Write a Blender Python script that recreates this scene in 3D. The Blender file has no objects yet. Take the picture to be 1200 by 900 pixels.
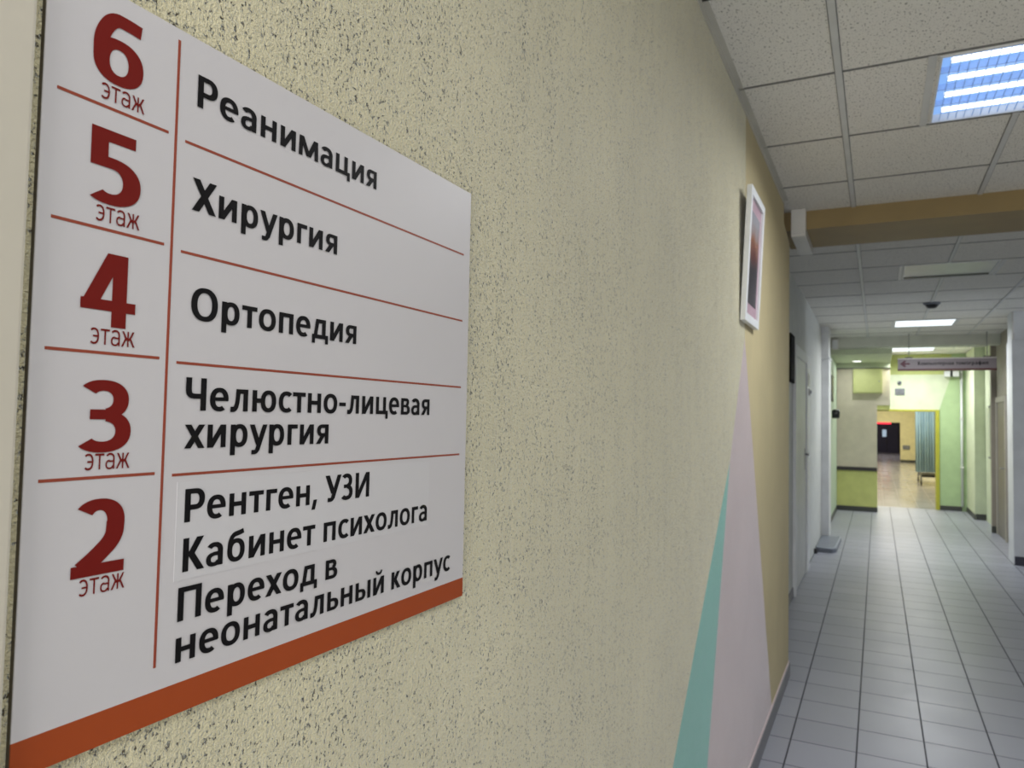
import bpy, bmesh, math
from mathutils import Vector, Matrix

S = bpy.context.scene
COL = S.collection
PI = math.pi

# ------------------------------------------------------------------ camera, world, exposure
YAW, PITCH, ROLL, FPX = 0.4635, 0.0446, 0.0195, 857.8
fw = Vector((-math.sin(YAW) * math.cos(PITCH), math.cos(YAW) * math.cos(PITCH), math.sin(PITCH)))
rt = Vector((math.cos(YAW), math.sin(YAW), 0))
up = rt.cross(fw)
r2 = math.cos(ROLL) * rt + math.sin(ROLL) * up
u2 = -math.sin(ROLL) * rt + math.cos(ROLL) * up
cd = bpy.data.cameras.new('camera')
cam = bpy.data.objects.new('camera', cd)
COL.objects.link(cam)
cam.matrix_world = Matrix(((r2.x, u2.x, -fw.x, 0), (r2.y, u2.y, -fw.y, 0), (r2.z, u2.z, -fw.z, 1.594), (0, 0, 0, 1)))
cd.sensor_width = 36
cd.lens = 36 * FPX / 1200
cd.clip_start = 0.02
cd.dof.use_dof = True
cd.dof.focus_distance = 0.74
cd.dof.aperture_fstop = 12.0
S.camera = cam

vs = S.view_settings
S.display_settings.display_device = 'sRGB'
vs.view_transform = 'Standard'
vs.look = 'None'
vs.gamma = 1
vs.use_curve_mapping = False
vs.exposure = -0.16

W = bpy.data.worlds.new('world')
S.world = W
W.use_nodes = True
W.node_tree.nodes['Background'].inputs[0].default_value = (0.95, 0.96, 1.0, 1)
W.node_tree.nodes['Background'].inputs[1].default_value = 0.8

P_NEAR = 34        # watts of the ceiling fixture over the sign wall
P_BACK = 13        # the fixtures behind the photographer
P_MID = 48
P_FAR = 50
P_ROOM = 260


def area(name, loc, sx, sy, power, color, rot=(0, 0, 0), spread=PI, parent=None):
    d = bpy.data.lights.new(name, 'AREA')
    d.shape = 'RECTANGLE'
    d.size, d.size_y = sx, sy
    d.energy = power
    d.color = color
    d.spread = spread
    o = bpy.data.objects.new(name, d)
    COL.objects.link(o)
    o.location = loc
    o.rotation_euler = rot
    if parent:
        o.parent = parent
    return o


COOL = (0.95, 0.975, 1.0)
# daylight falling into the corridor from the side hall on the right
area('unseen_light', (6.9, 9.0, 1.8), 1.7, 0.5, 75, (0.78, 0.86, 1.0), (0, PI / 2, 0))
# unseen lamp added behind the photographer to brighten the ceiling
area('unseen_light', (0.3, -2.9, 1.1), 1.4, 1.6, 72, (1.0, 0.98, 0.95), (PI / 2, 0, 0))

# ------------------------------------------------------------------ helpers


def obj(name, bm, mats, parent=None, smooth=False, recalc=True):
    if recalc:
        bmesh.ops.recalc_face_normals(bm, faces=bm.faces[:])
    me = bpy.data.meshes.new(name)
    bm.to_mesh(me)
    bm.free()
    for m in (mats if isinstance(mats, (list, tuple)) else [mats]):
        me.materials.append(m)
    if smooth:
        for p in me.polygons:
            p.use_smooth = True
    o = bpy.data.objects.new(name, me)
    COL.objects.link(o)
    if parent:
        o.parent = parent
        o.matrix_parent_inverse = Matrix.Translation(-parent.location)
    return o


def thing(name, loc, label, cat, group=None):
    o = bpy.data.objects.new(name, None)
    o.empty_display_size = 0.05
    COL.objects.link(o)
    o.location = loc
    o['label'] = label
    o['category'] = cat
    if group:
        o['group'] = group
    return o


def tag(o, label, cat, group=None):
    o['label'] = label
    o['category'] = cat
    if group:
        o['group'] = group
    return o


def struct(name, bm, mats, label=None, parent=None):
    o = obj(name, bm, mats, parent)
    o['kind'] = 'structure'
    if label:
        o['label'] = label
    return o


def box(bm, x0, x1, y0, y1, z0, z1, bev=0.0, mi=0):
    t = bmesh.new()
    vsx = [t.verts.new((x, y, z)) for x in (x0, x1) for y in (y0, y1) for z in (z0, z1)]
    for f in ((0, 1, 3, 2), (4, 6, 7, 5), (0, 4, 5, 1), (2, 3, 7, 6), (0, 2, 6, 4), (1, 5, 7, 3)):
        t.faces.new([vsx[i] for i in f])
    if bev > 0:
        bmesh.ops.bevel(t, geom=t.edges[:], offset=bev, segments=2, profile=0.7, affect='EDGES')
    merge(bm, t, mi)
    return bm


def merge(bm, t, mi=0):
    mp = {}
    for v in t.verts:
        mp[v] = bm.verts.new(v.co)
    for f in t.faces:
        try:
            nf = bm.faces.new([mp[v] for v in f.verts])
            nf.material_index = mi
        except ValueError:
            pass
    t.free()


def B(*a, **k):
    return box(bmesh.new(), *a, **k)


def tube(bm, pts, r, n=10, mi=0, cap=True):
    pts = [Vector(p) for p in pts]
    rings = []
    for i, p in enumerate(pts):
        d = (pts[min(i + 1, len(pts) - 1)] - pts[max(i - 1, 0)]).normalized()
        a = d.cross(Vector((0, 0, 1)))
        if a.length < 1e-4:
            a = d.cross(Vector((1, 0, 0)))
        a.normalize()
        b = d.cross(a)
        rings.append([bm.verts.new(p + r * (math.cos(2 * PI * k / n) * a + math.sin(2 * PI * k / n) * b)) for k in range(n)])
    for i in range(len(rings) - 1):
        for k in range(n):
            f = bm.faces.new((rings[i][k], rings[i][(k + 1) % n], rings[i + 1][(k + 1) % n], rings[i + 1][k]))
            f.material_index = mi
            f.smooth = True
    if cap:
        bm.faces.new(rings[0]).material_index = mi
        bm.faces.new(rings[-1]).material_index = mi
    return bm


def lathe(bm, c, prof, axis='Z', n=28, mi=0):
    """prof: list of (radius, height) along axis from c"""
    rings = []
    for r, h in prof:
        ring = []
        for k in range(n):
            a = 2 * PI * k / n
            u, v = r * math.cos(a), r * math.sin(a)
            co = (c[0] + u, c[1] + v, c[2] + h) if axis == 'Z' else ((c[0] + h, c[1] + u, c[2] + v) if axis == 'X' else (c[0] + u, c[1] + h, c[2] + v))
            ring.append(bm.verts.new(co))
        rings.append(ring)
    for i in range(len(rings) - 1):
        for k in range(n):
            f = bm.faces.new((rings[i][k], rings[i][(k + 1) % n], rings[i + 1][(k + 1) % n], rings[i + 1][k]))
            f.material_index = mi
            f.smooth = True
    bm.faces.new(rings[0]).material_index = mi
    bm.faces.new(rings[-1]).material_index = mi
    return bm


def poly(bm, pts, mi=0):
    f = bm.faces.new([bm.verts.new(p) for p in pts])
    f.material_index = mi
    return f


def slab(bm, pts2, plane, a, b, mi=0):
    """extrude a 2-D outline between a and b along the axis; plane 'yz' -> along x, 'xz' -> along y, 'xy' -> along z"""
    mk = {'yz': lambda p, t: (t, p[0], p[1]), 'xz': lambda p, t: (p[0], t, p[1]), 'xy': lambda p, t: (p[0], p[1], t)}[plane]
    va = [bm.verts.new(mk(p, a)) for p in pts2]
    vb = [bm.verts.new(mk(p, b)) for p in pts2]
    n = len(pts2)
    bm.faces.new(va).material_index = mi
    bm.faces.new(vb[::-1]).material_index = mi
    for i in range(n):
        bm.faces.new((va[i], va[(i + 1) % n], vb[(i + 1) % n], vb[i])).material_index = mi
    return bm


# ------------------------------------------------------------------ materials
def lin(r, g, b):
    f = lambda c: (c / 255 / 12.92) if c / 255 <= 0.04045 else ((c / 255 + 0.055) / 1.055) ** 2.4
    return (f(r), f(g), f(b), 1)


class NT:
    def __init__(s, name):
        s.m = bpy.data.materials.new(name)
        s.m.use_nodes = True
        s.t = s.m.node_tree
        s.b = s.t.nodes['Principled BSDF']

    def n(s, ty, **k):
        o = s.t.nodes.new(ty)
        for a, v in k.items():
            setattr(o, a, v)
        return o

    def l(s, a, b):
        s.t.links.new(a, b)

    def val(s, sock, v):
        sock.default_value = v

    def math(s, op, a, b=None, c=None):
        o = s.n('ShaderNodeMath', operation=op)
        for i, x in enumerate((a, b, c)):
            if x is None:
                continue
            if isinstance(x, (int, float)):
                o.inputs[i].default_value = x
            else:
                s.l(x, o.inputs[i])
        return o.outputs[0]

    def mix(s, fac, c1, c2, blend='MIX'):
        o = s.n('ShaderNodeMix', data_type='RGBA', blend_type=blend)
        for sock, x in ((o.inputs[0], fac), (o.inputs[6], c1), (o.inputs[7], c2)):
            if isinstance(x, (int, float, tuple)):
                sock.default_value = x
            else:
                s.l(x, sock)
        return o.outputs[2]

    def coords(s, scale=(1, 1, 1), loc=(0, 0, 0)):
        tc = s.n('ShaderNodeTexCoord')
        mp = s.n('ShaderNodeMapping')
        mp.inputs['Scale'].default_value = scale
        mp.inputs['Location'].default_value = loc
        s.l(tc.outputs['Object'], mp.inputs[0])
        return mp.outputs[0]

    def noise(s, vec, scale, detail=2.0, rough=0.5):
        o = s.n('ShaderNodeTexNoise')
        o.inputs['Scale'].default_value = scale
        o.inputs['Detail'].default_value = detail
        o.inputs['Roughness'].default_value = rough
        s.l(vec, o.inputs['Vector'])
        return o.outputs[0]

    def ramp(s, v, stops):
        o = s.n('ShaderNodeValToRGB')
        cr = o.color_ramp
        while len(cr.elements) < len(stops):
            cr.elements.new(0.5)
        for e, (p, c) in zip(cr.elements, stops):
            e.position = p
            e.color = c if isinstance(c, tuple) else (c, c, c, 1)
        s.l(v, o.inputs[0])
        return o.outputs[0]

    def bump(s, h, strength, dist):
        o = s.n('ShaderNodeBump')
        o.inputs['Strength'].default_value = strength
        o.inputs['Distance'].default_value = dist
        s.l(h, o.inputs['Height'])
        s.l(o.outputs[0], s.b.inputs['Normal'])


def paint(name, col, rough=0.5, metal=0.0, var=0.06, vscale=6.0, bump=0.0, bscale=60, spec=0.5):
    t = NT(name)
    v = t.coords()
    n = t.noise(v, vscale, 3)
    dark = tuple(c * (1 - var) for c in col[:3]) + (1,)
    lite = tuple(min(1, c * (1 + var)) for c in col[:3]) + (1,)
    t.l(t.ramp(n, [(0.3, dark), (0.7, lite)]), t.b.inputs['Base Color'])
    t.b.inputs['Roughness'].default_value = rough
    t.b.inputs['Metallic'].default_value = metal
    t.b.inputs['Specular IOR Level'].default_value = spec
    if bump:
        t.bump(t.noise(v, bscale, 3), bump, 0.002)
    return t.m


def emis(name, col, strength):
    t = NT(name)
    t.b.inputs['Base Color'].default_value = (0.02, 0.02, 0.02, 1)
    t.b.inputs['Emission Color'].default_value = col
    t.b.inputs['Emission Strength'].default_value = strength
    return t.m


def plaster(name, col, pit_shade, pits=1.0, rough=0.5, relief=1.0, glare_sheen=0.0):
    """coarse trowelled plaster under paint: granular relief with small pits, shaded in the colour, running in vertical drags"""
    t = NT(name)
    v = t.coords((1, 1, 1))
    vst = t.coords((1, 1, 0.8))
    vlong = t.coords((1, 1, 0.12))
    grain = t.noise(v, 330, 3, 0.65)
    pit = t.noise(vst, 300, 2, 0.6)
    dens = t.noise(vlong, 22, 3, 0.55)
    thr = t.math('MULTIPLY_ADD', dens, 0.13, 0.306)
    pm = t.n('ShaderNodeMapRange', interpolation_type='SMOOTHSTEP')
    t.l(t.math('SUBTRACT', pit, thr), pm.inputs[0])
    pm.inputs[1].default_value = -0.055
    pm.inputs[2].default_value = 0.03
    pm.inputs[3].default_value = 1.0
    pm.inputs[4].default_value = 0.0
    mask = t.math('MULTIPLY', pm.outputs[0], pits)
    low = t.noise(v, 3.0, 3)
    streak = t.noise(t.coords((1, 1, 0.06)), 90, 4, 0.6)
    base = t.ramp(low, [(0.3, tuple(c * 0.94 for c in col[:3]) + (1,)), (0.7, tuple(min(1, c * 1.05) for c in col[:3]) + (1,))])
    base = t.mix(t.ramp(streak, [(0.35, 0.0), (0.65, 0.22)]), base, tuple(c * 0.76 for c in col[:3]) + (1,))  # light and dark streaks of the lit relief, put into the colour
    base = t.mix(mask, base, pit_shade)  # shade inside the pits painted into the base colour
    t.l(base, t.b.inputs['Base Color'])
    t.b.inputs['Roughness'].default_value = rough
    t.b.inputs['Sheen Weight'].default_value = glare_sheen      # cool sheen stands in for lamp glare at grazing angles
    t.b.inputs['Sheen Roughness'].default_value = 0.16
    t.b.inputs['Sheen Tint'].default_value = (0.86, 0.93, 1.0, 1)
    h = t.math('ADD', t.math('MULTIPLY', grain, 1.0), t.math('MULTIPLY', mask, -0.7))
    h = t.math('ADD', h, t.math('MULTIPLY', streak, 0.55))
    t.bump(h, 1.0 * relief, 0.005)
    return t.m


def tiles(name, col, grout, px=0.3, py=0.3, ox=0.0, oy=0.0, gx=0.007, gy=0.0055, rough=0.36):
    t = NT(name)
    tc = t.n('ShaderNodeTexCoord')
    sp = t.n('ShaderNodeSeparateXYZ')
    t.l(tc.outputs['Object'], sp.inputs[0])

    def line(c, off, per, g):
        u = t.math('FRACT', t.math('DIVIDE', t.math('SUBTRACT', c, off), per))
        d = t.math('ABSOLUTE', t.math('SUBTRACT', u, 0.5))
        return t.math('GREATER_THAN', d, 0.5 - g / per / 2), t.math('FLOOR', t.math('DIVIDE', t.math('SUBTRACT', c, off), per))
    lx, ix = line(sp.outputs[0], ox, px, gx)
    ly, iy = line(sp.outputs[1], oy, py, gy)
    m = t.math('MAXIMUM', lx, ly)
    cx = t.n('ShaderNodeCombineXYZ')
    t.l(ix, cx.inputs[0])
    t.l(iy, cx.inputs[1])
    wn = t.n('ShaderNodeTexWhiteNoise', noise_dimensions='2D')
    t.l(cx.outputs[0], wn.inputs[0])
    base = t.ramp(wn.outputs[0], [(0.0, tuple(c * 0.94 for c in col[:3]) + (1,)), (1.0, tuple(c * 1.05 for c in col[:3]) + (1,))])
    sm = t.noise(tc.outputs['Object'], 2.5, 4)
    base = t.mix(t.ramp(sm, [(0.3, 0.0), (0.8, 0.10)]), base, tuple(c * 0.8 for c in col[:3]) + (1,))
    base = t.mix(m, base, grout)
    t.l(base, t.b.inputs['Base Color'])
    t.l(t.math('ADD', t.math('MULTIPLY', m, 0.5), t.math('MULTIPLY_ADD', sm, 0.15, rough - 0.07)), t.b.inputs['Roughness'])
    t.bump(t.math('MULTIPLY', m, -1.0), 0.35, 0.002)
    return t.m


def mineral(name, col):
    """mineral-fibre ceiling tile: chalky with pin holes and worm tracks"""
    t = NT(name)
    v = t.coords((1, 1, 1))
    a = t.noise(t.coords((1, 0.6, 1)), 135, 2, 0.6)
    m = t.ramp(a, [(0.352, 1.0), (0.392, 0.0)])
    b = t.noise(v, 320, 2, 0.6)
    m2 = t.ramp(b, [(0.34, 0.7), (0.39, 0.0)])
    base = t.mix(m, col, tuple(c * 0.35 for c in col[:3]) + (1,))
    base = t.mix(m2, base, tuple(c * 0.5 for c in col[:3]) + (1,))
    lo = t.noise(v, 1.7, 3)
    base = t.mix(t.ramp(lo, [(0.35, 0.0), (0.7, 0.14)]), base, tuple(c * 0.8 for c in col[:3]) + (1,))
    t.l(base, t.b.inputs['Base Color'])
    t.b.inputs['Roughness'].default_value = 0.9
    t.b.inputs['Specular IOR Level'].default_value = 0.15
    t.bump(t.math('ADD', t.math('MULTIPLY', m, -1.0), t.math('MULTIPLY', b, 0.3)), 0.4, 0.002)
    return t.m


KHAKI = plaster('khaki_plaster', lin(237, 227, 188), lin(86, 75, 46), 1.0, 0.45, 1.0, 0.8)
TEAL = plaster('teal_plaster', lin(134, 198, 184), lin(100, 152, 142), 0.5, 0.5, 0.7, 0.5)
PINK = plaster('pink_plaster', lin(206, 188, 188), lin(170, 150, 148), 0.35, 0.5, 0.6, 0.5)
TAN = plaster('tan_plaster', lin(196, 182, 142), lin(156, 140, 100), 0.1, 0.55, 0.2)
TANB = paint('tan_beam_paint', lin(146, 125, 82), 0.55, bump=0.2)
FLOOR = tiles('grey_floor_tiles', lin(150, 152, 162), lin(44, 46, 54), ox=-0.395, oy=3.705)
FARFLOOR = tiles('beige_floor_tiles', lin(182, 178, 170), lin(150, 146, 138), ox=0.1, oy=16.0, rough=0.16)
CEIL = mineral('mineral_ceiling_tile', lin(234, 232, 225))
TBAR = paint('grid_enamel', lin(208, 209, 207), 0.45)
TGAP = paint('grid_shadow_reveal', lin(110, 110, 108), 0.6)
TRIMG = paint('grey_wall_angle', lin(196, 194, 184), 0.5)
SKIRT = paint('grey_skirting', lin(104, 104, 108), 0.4)
DSKIRT = paint('dark_skirting', lin(62, 64, 60), 0.4)
CASING = paint('cream_casing', lin(202, 195, 180), 0.45, var=0.03)
SIGNW = paint('sign_white_vinyl', lin(208, 204, 206), 0.42, var=0.012, vscale=3)
STICK = paint('sign_sticker_vinyl', lin(210, 207, 209), 0.4, var=0.01, vscale=3)
ORANGE = paint('sign_orange_band', lin(164, 72, 30), 0.42, var=0.03, spec=0.3)
DKRED = paint('sign_dark_red_print', lin(116, 24, 18), 0.5, var=0.03, spec=0.2)
RULE = paint('sign_rule_print', lin(150, 66, 44), 0.45, var=0.03)
BLACK = paint('sign_black_print', lin(20, 18, 20), 0.5, var=0.03, spec=0.15)
WHITE = paint('white_enamel', lin(222, 224, 226), 0.4)
WPLAS = paint('white_plastic', lin(215, 213, 208), 0.35)
GREYW = paint('pale_grey_wall', lin(200, 202, 198), 0.6, bump=0.1)
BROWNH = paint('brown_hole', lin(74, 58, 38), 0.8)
DARK = paint('dark_plastic', lin(22, 23, 24), 0.4)
MATTE = paint('matt_black', lin(18, 18, 19), 0.9, spec=0.1)
STEEL = paint('brushed_steel', lin(150, 152, 155), 0.35, metal=0.8)
GREYP = paint('grey_plastic', lin(112, 118, 128), 0.45)
CREAM = paint('cream_wall', lin(214, 204, 184), 0.6, bump=0.1)
LIME = paint('lime_wall', lin(212, 214, 134), 0.6, bump=0.1)
LIMEP = paint('lime_panel', lin(194, 198, 134), 0.55)
PGREEN = paint('pale_green_wall', lin(206, 214, 186), 0.6)
MGREEN = paint('mid_green_wall', lin(174, 198, 150), 0.6)
OLIVE = paint('olive_green_band', lin(184, 194, 122), 0.6)
YELLOWT = paint('yellow_trim', lin(176, 174, 58), 0.5)
YELLOW = paint('yellow_wall', lin(234, 226, 178), 0.6)
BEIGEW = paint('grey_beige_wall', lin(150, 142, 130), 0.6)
PURPLE = paint('purple_dark_door', lin(56, 50, 74), 0.45)
GLASSY = paint('pale_window_glass', lin(196, 214, 226), 0.15)
RAIL = paint('dark_bumper_rail', lin(46, 42, 40), 0.45)
CURT = paint('teal_curtain', lin(170, 200, 214), 0.75)
BCASE = paint('grey_casing', lin(168, 162, 152), 0.5)
TUBE = emis('fluorescent_tube', (0.92, 0.97, 1.0, 1), 3.0)
LAMPB = emis('lit_blue_reflector', (0.26, 0.50, 1.0, 1), 1.0)
LAMPW = emis('lit_diffuser', (0.86, 0.94, 1.0, 1), 1.6)
SPOT = emis('lit_downlight', (1.0, 1.0, 0.95, 1), 3.0)
REDL = emis('red_lit_sign', (1.0, 0.03, 0.06, 1), 2.2)
LOUV = paint('louver_aluminium', lin(165, 198, 245), 0.5)
OFFD = paint('unlit_diffuser', lin(206, 208, 204), 0.35)

H = 2.94
XW = -0.505       # face of the near left wall
XR = -0.70        # face of the recessed left wall

# ------------------------------------------------------------------ floor
bm = bmesh.new()
box(bm, -1.0, 7.2, -3.0, 16.0, -0.1, 0.0)
struct('floor', bm, FLOOR, 'grey square floor tiles of the corridor')
struct('floor_far', B(-3.0, 3.0, 16.0, 48.0, -0.1, 0.0), FARFLOOR, 'beige polished floor beyond the yellow-trimmed opening')

# ------------------------------------------------------------------ ceiling: tiles with gaps for the light fixtures
PX, PY, CX0, CY0 = 0.665, 0.70, -0.13, 3.71
FIXX = (0.21, 0.90)
FIXY = [(-0.47, 0.19), (3.03, 3.69), (6.99, 7.65), (10.73, 11.39)]


def ceil_strip(bm, x0, x1, y0, y1, holes):
    """slab at H with rectangular holes over FIXX"""
    ys = [y0]
    for a, b in holes:
        ys += [a, b]
    ys.append(y1)
    for i in range(len(ys) - 1):
        if i % 2 == 0:
            box(bm, x0, x1, ys[i], ys[i + 1], H, H + 0.02)
        else:
            box(bm, x0, FIXX[0], ys[i], ys[i + 1], H, H + 0.02)
            box(bm, FIXX[1], x1, ys[i], ys[i + 1], H, H + 0.02)


bm = bmesh.new()
ceil_strip(bm, XR - 0.2, 2.4, -3.0, 12.75, FIXY)
ceil_strip(bm, XR - 0.2, 2.4, 12.75, 16.1, [(14.55, 15.21)])
struct('ceiling', bm, CEIL, 'suspended ceiling of pitted mineral tiles')

bm = bmesh.new()
bg = bmesh.new()
for i in range(-1, 4):
    x = CX0 + PX * i
    segs = [(-3.0, 12.6), (12.85, 16.0)]
    if i == 1:      # interrupted by the fixtures
        segs = [(-3.0, -0.49), (0.21, 3.01), (3.71, 6.97), (7.67, 10.71), (11.41, 12.6), (12.85, 14.53), (15.23, 16.0)]
    if i == -1:
        segs = [(5.5, 12.6)]
    for a, b in segs:
        box(bm, x - 0.012, x + 0.012, a, b, H - 0.006, H + 0.001)
        box(bg, x - 0.015, x + 0.015, a, b, H - 0.002, H + 0.001)
for y in [CY0 + PY * k for k in range(-9, 2)] + [5.57, 6.27, 6.97, 7.67, 8.43, 9.19, 9.95, 10.71, 11.41, 12.11, 13.13, 13.83, 14.53, 15.23, 15.93]:
    box(bg, -0.50 if y < 4.97 else XR, 2.4, y - 0.006, y + 0.006, H - 0.003, H + 0.001)
for (a, b) in FIXY + [(14.55, 15.21)]:
    for x in (0.185, 0.925):
        box(bm, x - 0.014, x + 0.014, a - 0.02, b + 0.02, H - 0.004, H + 0.001)
struct('trim_1', bm, TBAR, 'enamelled metal runners of the suspended ceiling')
struct('trim_2', bg, TGAP, 'thin cross joints of the suspended ceiling')

# ------------------------------------------------------------------ near left wall with its painted shapes
A = (2.883, 1.436)
Pk = (3.22, 1.95)
khaki = [(-3, 0), (1.369, 0), A, Pk, (3.22, H), (-3, H)]
teal = [(1.369, 0), (2.33, 0), A]
pink = [(2.33, 0), (4.204, 0), Pk, A]
tan = [(4.204, 0), (4.97, 0), (4.97, 2.745), (4.66, 2.80), (4.66, H), (3.22, H), Pk]
bm = bmesh.new()
for mi, pl in enumerate((khaki, teal, pink, tan)):
    poly(bm, [(XW, y, z) for y, z in pl], mi)
bmesh.ops.remove_doubles(bm, verts=bm.verts[:], dist=1e-5)
bmesh.ops.triangulate(bm, faces=bm.faces[:])
poly(bm, [(XW, 4.97, 0), (XW, 4.97, 2.745), (XR - 0.05, 4.97, 2.745), (XR - 0.05, 4.97, 0)], 3)
poly(bm, [(XW, 4.97, 2.745), (XW, 4.66, 2.80), (XR - 0.05, 4.66, 2.80), (XR - 0.05, 4.97, 2.745)], 3)
poly(bm, [(XW, 4.66, 2.80), (XW, 4.66, H), (XR - 0.05, 4.66, H), (XR - 0.05, 4.66, 2.80)], 3)
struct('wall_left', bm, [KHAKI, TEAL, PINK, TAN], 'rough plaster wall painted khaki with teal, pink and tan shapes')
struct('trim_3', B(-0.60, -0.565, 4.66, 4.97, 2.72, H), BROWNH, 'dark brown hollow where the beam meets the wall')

bm = bmesh.new()
box(bm, XW - 0.01, XW + 0.010, 0.285, 4.975, 0, 0.085, 0.002)
box(bm, XW - 0.01, XW + 0.006, 0.285, 4.975, 0.085, 0.097, 0.002, 1)
struct('baseboard_left', bm, [SKIRT, PINK], 'grey tile skirting along the painted wall')
bm = bmesh.new()
box(bm, XW - 0.01, XW + 0.024, -3, 4.66, H - 0.003, H + 0.002)
box(bm, XW - 0.01, XW + 0.004, -3, 4.66, H - 0.03, H)
struct('trim_4', bm, TRIMG, 'grey metal angle where the ceiling meets the painted wall')

# pale casing left of the sign
bm = bmesh.new()
box(bm, XW - 0.01, -0.491, 0.10, 0.2775, 0, 2.25, 0.002)
box(bm, XW - 0.01, -0.497, -0.75, 0.10, 0, 2.2, 0.002)
struct('trim_5', bm, CASING, 'smooth cream door casing at the left edge beside the floor sign')

# ------------------------------------------------------------------ beam across the corridor
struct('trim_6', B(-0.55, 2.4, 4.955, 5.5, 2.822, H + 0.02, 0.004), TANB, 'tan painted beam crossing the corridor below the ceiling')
t = thing('cable_trunking', (-0.445, 4.92, 2.77), 'white plastic cable trunking wrapped around the left end of the tan beam', 'cable trunking')
bm = bmesh.new()
prof = [(4.885, H - 0.002), (4.885, 2.775), (4.893, 2.767), (5.47, 2.767), (5.47, 2.821), (4.954, 2.821), (4.954, H - 0.002)]
slab(bm, prof, 'yz', -0.487, -0.402)
obj('duct', bm, WPLAS, t)
obj('lid', B(-0.481, -0.408, 4.880, 4.8855, 2.785, H - 0.003, 0.001), WPLAS, t)
obj('seam', B(-0.483, -0.406, 4.8835, 4.8865, 2.7845, 2.7862), GREYP, t)

# ------------------------------------------------------------------ lettering made of strokes
XH = 0.72


class Pen:
    """builds a glyph from bars, slanted bars, arcs and bent strokes; s = stem, h = horizontal thickness"""

    def __init__(s, stem, hor):
        s.s, s.h, s.q, s.k = stem, hor, [], 0

    def add(s, f):
        s.q.append((s.k, f))

    def R(s, x0, y0, x1, y1):
        s.k += 1
        s.add([(x0, y0), (x1, y0), (x1, y1), (x0, y1)])

    def D(s, x0, y0, x1, y1, w):
        s.k += 1
        s.add([(x0 - w / 2, y0), (x0 + w / 2, y0), (x1 + w / 2, y1), (x1 - w / 2, y1)])

    def A(s, cx, cy, rx, ry, a0=0, a1=360, sv=None, sh=None, k=2.25):
        s.k += 1
        sv = s.s if sv is None else sv
        sh = s.h if sh is None else sh
        n = max(4, int(abs(a1 - a0) / 9))

        def pt(a, X, Y):
            c, d = math.cos(math.radians(a)), math.sin(math.radians(a))
            e = 2 / k
            return (cx + X * math.copysign(abs(c) ** e, c), cy + Y * math.copysign(abs(d) ** e, d))
        for i in range(n):
            p, r = a0 + (a1 - a0) * i / n, a0 + (a1 - a0) * (i + 1) / n
            s.add([pt(p, rx, ry), pt(r, rx, ry), pt(r, rx - sv, ry - sh), pt(p, rx - sv, ry - sh)])

    def L(s, pts, w):
        s.k += 1
        P = [Vector(p) for p in pts]
        D = []
        for _ in range(3):      # Chaikin rounding
            Q = [P[0]]
            for a, b in zip(P, P[1:]):
                Q += [a * 0.75 + b * 0.25, a * 0.25 + b * 0.75]
            P = Q + [P[-1]]
        for i, p in enumerate(P):
            d = (P[min(i + 1, len(P) - 1)] - P[max(i - 1, 0)]).normalized()
            nn = Vector((-d.y, d.x)) * w / 2
            D.append((p + nn, p - nn))
        for (a, b), (c, d) in zip(D, D[1:]):
            s.add([tuple(a), tuple(b), tuple(d), tuple(c)])


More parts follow.
